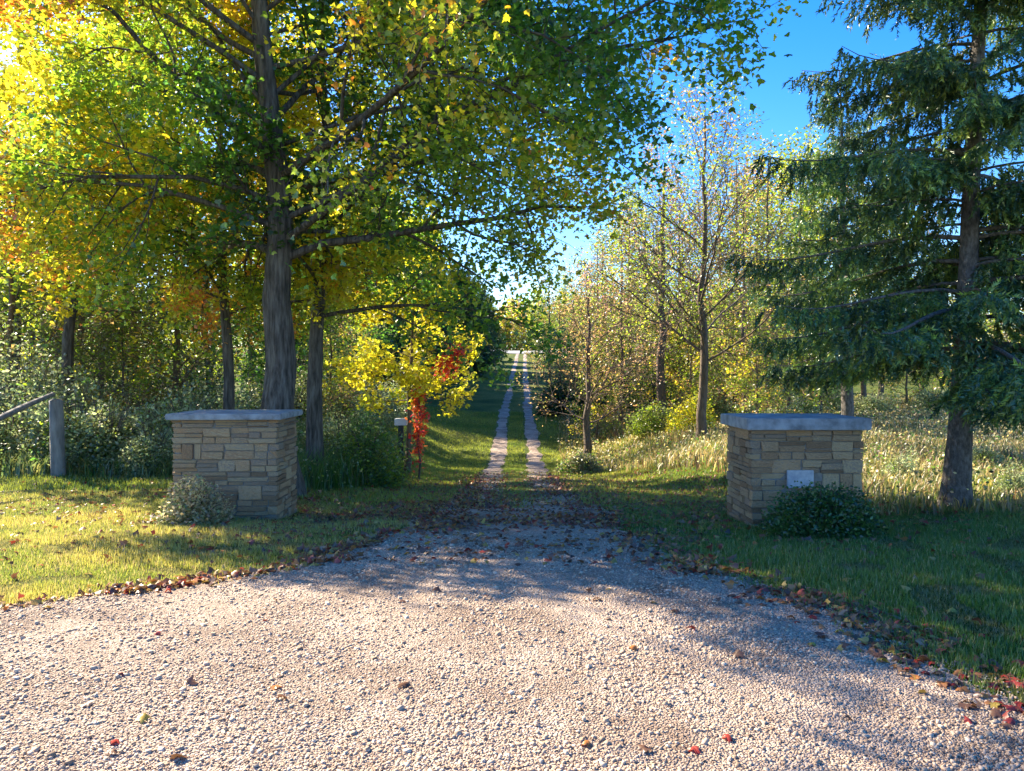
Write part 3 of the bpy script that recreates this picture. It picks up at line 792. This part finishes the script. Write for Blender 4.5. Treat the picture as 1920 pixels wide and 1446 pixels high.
# ------------------------------------------------------------------ shrubs
def shrub(name, base_, rx, ry, h, n, pal, wts, lsize, label, seed, tmpl=OVAL, stems=24, group=None, cat='bush', mat=None, lump=.25):
    r = np.random.default_rng(seed)
    root = empty(name, base_); tag(root, label, cat, group)
    T = Tubes(); ends = []
    for k in range(stems):
        a = r.uniform(0, 6.283); q = r.uniform(.2, 1)
        e = np.array([math.cos(a) * rx * q * .9, math.sin(a) * ry * q * .9, h * math.sqrt(max(.05, 1 - (q * .85) ** 2)) * r.uniform(.75, 1.05)])
        s = np.linspace(0, 1, 5)[:, None]
        pts = e * s * np.array([1, 1, 1]) + np.array([0, 0, -.05]) * (1 - s) + r.normal(0, .02, (5, 3)) * s
        pts[:, :2] *= (s ** .8); ends.append(pts)
        T.add(pts, np.linspace(.012, .003, 5) * max(1, h), 4)
    # leaves fill a lumpy shell
    lumps = [(r.normal(0, 1, 3), r.uniform(-lump, lump)) for _ in range(14)]
    d = r.normal(0, 1, (n, 3)); d[:, 2] = np.abs(d[:, 2]) * 1.1 - .25; d /= np.linalg.norm(d, axis=1)[:, None]
    rr = np.ones(n)
    for (c, a) in lumps:
        c = c / np.linalg.norm(c); c[2] = abs(c[2])
        rr += a * np.exp(-((d - c) ** 2).sum(1) * 7)
    q = r.random(n) ** .33 * rr * r.uniform(.82, 1.08, n)
    P = d * q[:, None] * np.array([rx, ry, h])
    P[:, 2] = np.abs(P[:, 2])
    x, y, nm = leaf_frames(n, r, -.3, .9)
    col = pick_cols(P + np.array(base_), pal, wts, r, .35 * max(1, rx), .25, seed)
    vv, ff, cc = leaf_mesh(P, x, y, nm, r.uniform(lsize[0], lsize[1], n), tmpl, col, r)
    V, Fq = T.arrays()
    link('stems', mesh('shrub_stems', V, Fq, M_bark_b), root)
    o = link('foliage', mesh('shrub_foliage', vv, ff, mat or M_leaf, cc), root); o['kind'] = 'stuff'
    return root
shrub('bush', base(366, 9.7), .47, .42, .55, 5200, ((.22, .24, .11), (.36, .30, .19), (.12, .17, .06), (.40, .33, .26)), (3, 3, 2, 2), (.03, .06), 'pale feathery bush at the left corner of the left pier', 41)
shrub('bush', base(1543, 8.75), .70, .5, .66, 9000, ((.03, .08, .02), (.05, .12, .03), (.10, .17, .045)), (3, 4, 2), (.03, .055), 'dark green rounded bush in front of the right pier', 42)
shrub('bush', base(690, 17.5), .95, 1.0, 1.75, 9000, (GRN, (.11, .17, .05), YGR, OLV), (3, 4, 2, 3), (.05, .09), 'large leafy green bush right of the left pier and dark trunk', 43)
shrub('bush', base(1085, 24), .85, .7, .72, 5000, (OLV, (.2, .19, .09), GRN, TAN), (3, 3, 2, 2), (.05, .09), 'low grey green bush under the nearest bare tree', 44)
shrub('bush', base(1230, 30), 1.2, .9, 1.2, 5000, ((.15, .20, .08), YGR, OLV), (3, 2, 3), (.07, .12), 'light green bush between the thinning trees', 45, tmpl=DIAM)
shrub('bush', base(1300, 28), 1.0, .9, 1.6, 4000, (YGR, YEL, OLV), (3, 4, 1), (.07, .12), 'yellow leaved bush behind the upswept tree', 46, tmpl=DIAM)
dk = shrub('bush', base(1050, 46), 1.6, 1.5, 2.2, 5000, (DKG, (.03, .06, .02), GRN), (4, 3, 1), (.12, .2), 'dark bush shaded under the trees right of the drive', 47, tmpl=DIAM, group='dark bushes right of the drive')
us = shrub('bush', base(205, 16.2), 1.2, .9, 1.7, 6500, ((.09, .17, .03), (.15, .20, .09), (.24, .28, .16), OLV, YGR), (2, 3, 3, 2, 2), (.06, .11), 'leafy green shrub in the undergrowth between fence and left pier', 48, group='shrubs of the left undergrowth', lump=.5)
us2 = shrub('bush', base(60, 19), 1.8, 1.4, 2.9, 7500, (GRN, (.13, .17, .09), (.20, .23, .15), OLV, YGR), (2, 3, 3, 2, 2), (.08, .14), 'leafy green shrub in the undergrowth between fence and left pier', 49, tmpl=DIAM, group='shrubs of the left undergrowth', lump=.5)
def put_s(src, px, d, s, sz=None, label=None):
    o = copy_tree(src); x = gx(px, d)
    o.location = (x, d, float(G(x, d)) - .03); o.rotation_euler.z = rW.uniform(0, 6.28)
    o.scale = (s, s, sz or s)
    if label: o['label'] = label
    SHP.append((o, px))
    return o
SHP = [(dk, 1050), (us, 200), (us2, 60)]
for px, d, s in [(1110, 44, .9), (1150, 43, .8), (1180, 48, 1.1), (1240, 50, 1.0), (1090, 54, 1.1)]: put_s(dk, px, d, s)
for px, d, s, q in [(60, 17.5, .7, .75), (290, 15.5, .6, .7), (-60, 17, 1.0, .9), (140, 16.5, 1.1, 1.2), (20, 17, 1.1, 1.1), (260, 17.5, 1.0, 1.1), (350, 17, 1.0, 1.1), (470, 18.5, .9, .9), (-170, 16, 1.2, 1.2), (640, 20, .8, .9)]: put_s(us, px, d, s, q)
for px, d, s in [(180, 21, .7), (300, 22, .75), (400, 21.5, .7), (490, 23, .75), (-60, 22, .8), (120, 26, 1.0), (240, 28, 1.1), (360, 28, 1.0), (560, 26, .8), (640, 28, .8), (700, 32, .7), (0, 27, 1.1), (-150, 26, 1.0), (735, 37, .7)]: put_s(us2, px, d, s)
for px, d, s in [(1400, 32, .8), (1460, 30, .7), (1500, 34, .9), (1340, 36, .9), (1640, 40, .9), (1750, 44, 1), (1860, 46, 1.1), (1960, 44, 1.2), (1560, 42, 1.1), (1690, 15, .35), (1840, 17, .4), (1900, 13, .3)]:
    o = put_s(us, px, d, s, label='scrubby green shrub in the rough field on the right'); o['group'] = 'shrubs of the right field'

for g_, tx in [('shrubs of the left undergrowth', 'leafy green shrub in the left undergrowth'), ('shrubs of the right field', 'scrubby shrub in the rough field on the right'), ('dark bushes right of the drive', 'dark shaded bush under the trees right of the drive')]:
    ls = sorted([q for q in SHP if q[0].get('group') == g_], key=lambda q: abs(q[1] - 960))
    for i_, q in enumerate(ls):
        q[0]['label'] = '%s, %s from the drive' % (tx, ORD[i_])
# ivy / creeper turning red
r = np.random.default_rng(9)
cb = base(785, 20.6); root = empty('creeper_vine', cb); tag(root, 'bright red creeper climbing the young yellow maple', 'vine')
T = Tubes(); pts = np.array([(0, 0, -.05), (.05, 0, .5), (-.03, .02, 1.0), (.04, 0, 1.6), (.0, 0, 2.2), (.35, 0, 2.7), (.75, 0, 3.1), (1.05, 0, 3.5)])
T.add(pts, [.03, .028, .025, .022, .02, .015, .012, .006], 5); link('stem', mesh('vine_stem', *T.arrays(), M_bark_b), root)
c = np.concatenate([pts[2:5][r.integers(0, 3, 420)] + r.normal(0, .13, (420, 3)) * [.8, .8, 2.1], pts[6:8][r.integers(0, 2, 360)] + r.normal(0, .15, (360, 3))])
x, y, nm = leaf_frames(len(c), r, .8, .8)
vv, ff, cc = leaf_mesh(c, x, y, nm, r.uniform(.07, .13, len(c)), MAPLE7, pick_cols(c, ((.55, .03, .03), (.65, .10, .03), (.6, .05, .10)), (3, 2, 2), r, .5), r)
o = link('leaves', mesh('vine_leaves', vv, ff, M_leaf, cc), root); o['kind'] = 'stuff'

# ------------------------------------------------------------------ ground cover
def scatter(n, y0, y1, xa, xb, r):
    y = r.uniform(y0, y1, n); x = r.uniform(xa, xb, n)
    return x, y
def infr(x, y, m=.06): return np.abs(x) < (.686 + m) * y + .3

def blades(name, x, y, h, w, cols, r, mat, label, bend=.45, two=False):
    n = len(x)
    z = G(x, y) - .004
    a = r.uniform(0, 6.283, n); b = a + r.uniform(1.0, 2.1, n)
    sx, sy = np.cos(a) * w, np.sin(a) * w
    hx, hy = np.cos(b) * h * bend * r.uniform(.2, 1.3, n), np.sin(b) * h * bend * r.uniform(.2, 1.3, n)
    if not two:
        V = np.stack([np.stack([x - sx, y - sy, z], 1), np.stack([x + sx, y + sy, z], 1), np.stack([x + hx, y + hy, z + h], 1)], 1)
        Fc = np.arange(n * 3).reshape(-1, 3); c = np.repeat(cols, 3, 0)
    else:
        V = np.stack([np.stack([x - sx, y - sy, z], 1), np.stack([x + sx, y + sy, z], 1),
                      np.stack([x + sx * .7 + hx * .35, y + sy * .7 + hy * .35, z + h * .6], 1), np.stack([x - sx * .7 + hx * .35, y - sy * .7 + hy * .35, z + h * .6], 1),
                      np.stack([x + hx * 1.3, y + hy * 1.3, z + h], 1)], 1)
        k = np.arange(n)[:, None] * 5
        Fc = [np.concatenate([k, k + 1, k + 2, k + 3], 1), np.concatenate([k + 3, k + 2, k + 4], 1)]
        c = np.repeat(cols, 5, 0)
    o = link(name, mesh(name, V.reshape(-1, 3), Fc, mat, c)); tag(o, label, 'grass', kind='stuff')
    print(name, n)
    return o
r = np.random.default_rng(71)
# the strip of grass between the wheel tracks
ny = r.uniform(12.5, 27, 16000); nx = drive_x(ny) + r.normal(0, .2, 16000)
kk = r.random(16000) < np.interp(ny, [12.5, 16, 27], [.25, .7, 1]) * (.3 + .9 * pnoise(nx, ny, .6, 44))
nx, ny = nx[kk], ny[kk]
blades('grass', nx, ny, r.uniform(.03, .07, len(nx)), r.uniform(.006, .011, len(nx)), np.array([.2, .26, .045]) * r.uniform(.7, 1.3, (len(nx), 1)), r, M_grass, 'grass strip growing between the wheel tracks')
# lawn, left and right, near then far
def lawn_pts(n, y0, y1, X):
    y = r.uniform(y0 ** .5, y1 ** .5, n) ** 2; x = r.uniform(-1, 1, n) * X(y)
    k = infr(x, y) & ((x < xl(y) + r.normal(0, .12, n)) | (x > xr(y) + r.normal(0, .12, n)))
    k &= ~((np.abs(x + 4.02) < .74) & (np.abs(y - 10.95) < .57)) & ~((np.abs(x - 3.8) < .74) & (np.abs(y - 10.15) < .57))
    return x[k], y[k]
x, y = lawn_pts(420000, 3.2, 13, lambda y: .74 * y + .4)
nz = pnoise(x, y, .8, 4)
left = x < 0; 
h = r.uniform(.015, .048, len(x)) * (1 + .7 * nz)
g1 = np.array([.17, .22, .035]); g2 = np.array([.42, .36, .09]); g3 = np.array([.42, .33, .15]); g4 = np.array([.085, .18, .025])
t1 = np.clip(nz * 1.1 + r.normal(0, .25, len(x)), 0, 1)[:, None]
cl = np.where(left[:, None], g1 * (1 - t1) + g2 * t1, g4 * (1 - t1 * .8) + g1 * t1 * .8)  # left blades coloured dry and sunlit, right ones coloured as shaded green
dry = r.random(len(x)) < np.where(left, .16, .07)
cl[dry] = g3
bare = pnoise(x, y, .45, 19) > .74
cl[bare] = cl[bare] * .5 + np.array([.16, .12, .07]) * .5; h[bare] *= .6
cl *= r.uniform(.75, 1.25, (len(x), 1))
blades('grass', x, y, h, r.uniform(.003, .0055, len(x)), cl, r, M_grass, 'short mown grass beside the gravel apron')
n = 230000
y = r.uniform(13 ** .5, 48 ** .5, n) ** 2; x = r.uniform(-1, 1, n) * np.minimum(.72 * y, 12)
k = (np.abs(x - drive_x(y)) > np.where(y < 26, 1.2, 0)) | (r.random(n) < .12)
k &= ~((y > 24) & (np.abs(np.abs(x - drive_x(y)) - .76) < .36))
x, y = x[k], y[k]
nz = pnoise(x, y, 1.5, 5)[:, None]
cl = (np.array([.12, .19, .025]) * (1 - nz) + np.array([.30, .31, .05]) * nz) * r.uniform(.7, 1.3, (len(x), 1))
blades('grass', x, y, r.uniform(.05, .10, len(x)), r.uniform(.008, .014, len(x)) * (y / 22) ** .5, cl, r, M_grass, 'mown grass along the drive beyond the stone piers')

# tall rough grass and weeds
def rough(n, fx, hmin, hmax, pals, label, w=(.006, .012), seed=1):
    x, y = fx(n)
    nz = pnoise(x, y, 1.4, seed) * .7 + r.random(len(x)) * .3
    c = np.array(pals)[np.clip((nz * len(pals)).astype(int), 0, len(pals) - 1)] * r.uniform(.7, 1.3, (len(x), 1))
    hh = r.uniform(hmin, hmax, len(x)) * (.55 + .9 * pnoise(x, y, 2.1, seed + 9))
    blades('tall_grass', x, y, hh, r.uniform(*w, len(x)) * (1 + y / 30), c, r, M_grass, label, .5, True)
def f1(n):   # right field
    y = r.uniform(10.2 ** .5, 55 ** .5, n) ** 2; x = r.uniform(2.0, 42, n)
    edge = np.interp(y, [10, 12, 14, 18, 25, 30, 60], [5.2, 5.0, 4.8, 5.0, 2.6, 1.9, 4])
    k = (x > edge + r.normal(0, .15, n)) & (x < .76 * y) & ~((np.abs(x - 3.8) < .8) & (y < 10.8)); return x[k], y[k]
STRAW, STR2, GOLD = (.38, .30, .15), (.30, .22, .11), (.33, .27, .08)
rough(150000, f1, .10, .34, (OLV, (.12, .16, .05), GOLD, STR2, (.14, .17, .05), STRAW, BRN, (.10, .15, .04), STRAW), 'tall straw coloured grass and weeds of the rough field on the right', seed=6)
def f2(n):   # left undergrowth
    y = r.uniform(12.6, 26, n); x = r.uniform(-22, -2.5, n); ok = (x > -5.5) | (y > 14.9)
    edge = np.interp(y, [12, 14, 17, 20, 26], [-5.0, -4.2, -3.0, -3.1, -3.6])
    k = ok & (x < edge) & (y > 12.6 + .35 * np.sin(x * 1.3)) & (np.abs(x) < .74 * y); return x[k], y[k]
rough(60000, f2, .25, .75, ((.09, .15, .05), GRN, OLV, (.13, .19, .07), (.24, .24, .09)), 'tall green weeds at the edge of the woods on the left', seed=7)

# leafy weeds and seed heads standing among the rough grass
def weeds(n, fx, hmax, pal, wts, label, size=(.02, .05), seed=1):
    x, y = fx(n)
    # gather into plants
    x = np.round(x / .22) * .22 + r.normal(0, .07, len(x)) + .2 * np.sin(np.round(y / .3) * 9.7)
    y = np.round(y / .3) * .3 + r.normal(0, .08, len(x))
    hh = hmax * (.35 + .9 * pnoise(x, y, .9, seed)) * r.random(len(x)) ** .7
    P = np.stack([x, y, G(x, y) + hh], 1)
    lx, ly, nm = leaf_frames(len(x), r, 0, .9)
    c = pick_cols(P, pal, wts, r, .7, .3, seed)
    vv, ff, cc = leaf_mesh(P, lx, ly, nm, r.uniform(*size, len(x)) * (1 + y / 20), DIAM, c, r)
    tag(link('weeds', mesh('weeds', vv, ff, M_leaf, cc)), label, 'weeds', kind='stuff')
weeds(60000, f1, .55, ((.12, .17, .05), OLV, (.30, .24, .10), (.42, .36, .22), GRN, (.20, .13, .07)), (3, 3, 2, 2, 2, 2), 'leafy weeds and pale seed heads in the rough field on the right', seed=31)
weeds(42000, f2, .8, (GRN, (.15, .2, .09), (.24, .27, .14), OLV, YGR), (3, 3, 2, 2, 1), 'leafy weeds along the wood edge on the left', seed=32)

# gravel chips
r = np.random.default_rng(88)
n = 165000
yy = 2.95 + (9.0 - 2.95) * r.random(n) ** 1.5; xx = r.uniform(-1, 1, n) * (.73 * yy + .1)
k = (xx > xl(yy) - .08 - np.abs(r.normal(0, .1, n))) & (xx < xr(yy) + .05 + np.abs(r.normal(0, .1, n)))
rut = pnoise(xx + yy * .2, yy * 1.0, .5, 8)
k &= r.random(n) < (.15 + 1.1 * rut)
xx, yy = xx[k], yy[k]; n = len(xx)
phi = (1 + 5 ** .5) / 2
OCT = np.array([(1, 0, 0), (-1, 0, 0), (0, 1, 0), (0, -1, 0), (0, 0, 1), (0, 0, -1)], float)
OF = np.array([(0, 2, 4), (2, 1, 4), (1, 3, 4), (3, 0, 4), (2, 0, 5), (1, 2, 5), (3, 1, 5), (0, 3, 5)])
# chip = box-like octagon: 8 corners jittered
CB = np.array([(sx, sy, sz) for sz in (-1, 1) for sy in (-1, 1) for sx in (-1, 1)], float)
CF = np.array([(4, 5, 7, 6), (0, 1, 5, 4), (2, 6, 7, 3), (0, 4, 6, 2), (1, 3, 7, 5)])
sz = np.exp(r.normal(math.log(.0046), .42, n)).clip(.0022, .015) * (.75 + yy * .07)
shape = CB[None] * np.stack([r.uniform(.7, 1.3, n), r.uniform(.6, 1.1, n), r.uniform(.4, .8, n)], 1)[:, None]
shape = shape * r.uniform(.55, 1.1, (n, 8, 1)) + r.normal(0, .12, (n, 8, 3))
a = r.uniform(0, 6.283, n); tl = r.normal(0, .45, n)
ca, sa = np.cos(a)[:, None], np.sin(a)[:, None]; ct, st = np.cos(tl)[:, None], np.sin(tl)[:, None]
X, Y, Z = shape[..., 0], shape[..., 1], shape[..., 2]
Y, Z = Y * ct - Z * st, Y * st + Z * ct
X, Y = X * ca - Y * sa, X * sa + Y * ca
V = np.stack([X, Y, Z], -1) * sz[:, None, None] + np.stack([xx, yy, G(xx, yy) + .008 + sz * r.uniform(-.15, .3, n)], 1)[:, None]
Fc = (np.arange(n)[:, None, None] * 8 + CF[None]).reshape(-1, 4)
pc = np.array([(.38, .29, .23), (.33, .25, .19), (.43, .345, .275), (.25, .185, .14), (.33, .28, .235), (.48, .41, .34), (.18, .125, .09)])
c = np.array([1.27, 1.19, 1.06]) * pc[r.choice(7, n, p=[.26, .2, .17, .1, .13, .07, .07])] * r.uniform(.8, 1.15, (n, 1))
o = link('gravel', mesh('gravel_chips', V.reshape(-1, 3), Fc, M_chip, np.repeat(c, 8, 0))); tag(o, 'loose crushed stone chips covering the apron', 'gravel', kind='stuff')
print('chips', n)

# leaf litter
def litter(x, y, r, size, cols):
    n = len(x)
    P = np.stack([x, y, G(x, y) + .018 + np.abs(r.normal(0, .01, n))], 1)
    lx, ly, nm = leaf_frames(n, r, 0, .42)
    return leaf_mesh(P, lx, ly, nm, size, MAPLE7, cols, r, .35)
n = 52000
LC = np.array([(.20, .08, .045), (.30, .12, .05), (.14, .07, .05), (.40, .17, .06), (.26, .16, .10), (.34, .06, .04), (.42, .27, .07)])
y = r.uniform(6.8, 24, n); x = r.normal(0, 1, n) * np.interp(y, [6.8, 8, 12, 24], [2.0, 3.2, 3.6, 3.4])
dens = np.interp(y, [6.8, 8.2, 10, 14, 18, 24], [.04, .3, .9, 1.0, .7, .3]) * (.35 + .9 * (pnoise(x, y, .9, 12) > .42))
# bands of leaves pushed to the edges of the drive
edge = np.exp(-((x - xr(y)) / .45) ** 2) + np.exp(-((x - xl(y)) / .5) ** 2)
k = (r.random(n) < dens * (.55 + .6 * edge)) & ~((np.abs(x + 4.02) < .8) & (np.abs(y - 10.95) < .62)) & ~((np.abs(x - 3.8) < .8) & (np.abs(y - 10.15) < .62))
x, y = x[k], y[k]
# edges of the apron
n2 = 5200
y2 = r.uniform(3.3, 9, n2); s2 = r.random(n2) < .42
x2 = np.where(s2, xl(y2) + r.normal(-.03, .13, n2), xr(y2) + r.normal(.05, .2, n2))
k2 = r.random(n2) < np.where(s2, .35 + .9 * (pnoise(x2, y2, .5, 15) > .5), .12 + .6 * (pnoise(x2, y2, .7, 25) > .45))
# strewn thinly over grass
n3 = 900; y3 = r.uniform(3.2, 12, n3); x3 = r.uniform(-1, 1, n3) * .72 * y3
k3 = r.random(n3) < np.where((x3 > xl(y3)) & (x3 < xr(y3)), .12, .6)
x = np.concatenate([x, x2[k2], x3[k3]]); y = np.concatenate([y, y2[k2], y3[k3]])
n = len(x)
cols = LC[r.integers(0, 7, n)] * r.uniform(.7, 1.3, (n, 1))
size = r.uniform(.045, .09, n)
dist = np.where(infr(x, y, 0) & (y > 3.1), y / size, 1e9)
near = np.argsort(dist)[:290]
ind = np.zeros(n, bool); ind[near] = True
vv, ff, cc = litter(x[~ind], y[~ind], r, size[~ind], cols[~ind])
tag(link('leaf_litter', mesh('leaf_litter', vv, ff, M_litter, cc)), 'brown and rust fallen leaves strewn over drive and verges', 'leaves', kind='stuff')
print('litter', n)
KN = [('brown', (.17, .085, .05)), ('orange', (.45, .18, .05)), ('red', (.36, .05, .035)), ('yellow', (.48, .34, .07))]
FM = []
for nm_, c in KN:
    P0 = np.zeros((1, 3)); e = np.eye(3)
    vv, ff, cc = leaf_mesh(P0, e[0:1], e[1:2], e[2:3], np.ones(1), MAPLE, np.array([c]), r, .4)
    FM.append(mesh('fallen_leaf', vv - np.array([0, .45, 0]), ff, M_litter, cc))
for q in near:
    ki = int(np.argmin([sum((cols[q][j] - c[j]) ** 2 for j in range(3)) for _, c in KN]))
    o = link('fallen_leaf', FM[ki], None, (x[q], y[q], float(G(x[q], y[q])) + .028))
    o.rotation_euler = (r.normal(0, .3), r.normal(0, .3), r.uniform(0, 6.28)); o.scale = (size[q],) * 3
    on = xl(y[q]) < x[q] < xr(y[q])
    place = 'the gravel apron' if on else ('the grass left of the apron' if x[q] < 0 else 'the grass right of the apron')
    tag(o, 'fallen %s maple leaf lying on %s' % (KN[ki][0], place), 'leaf', 'fallen %s leaves on %s' % (KN[ki][0], place))
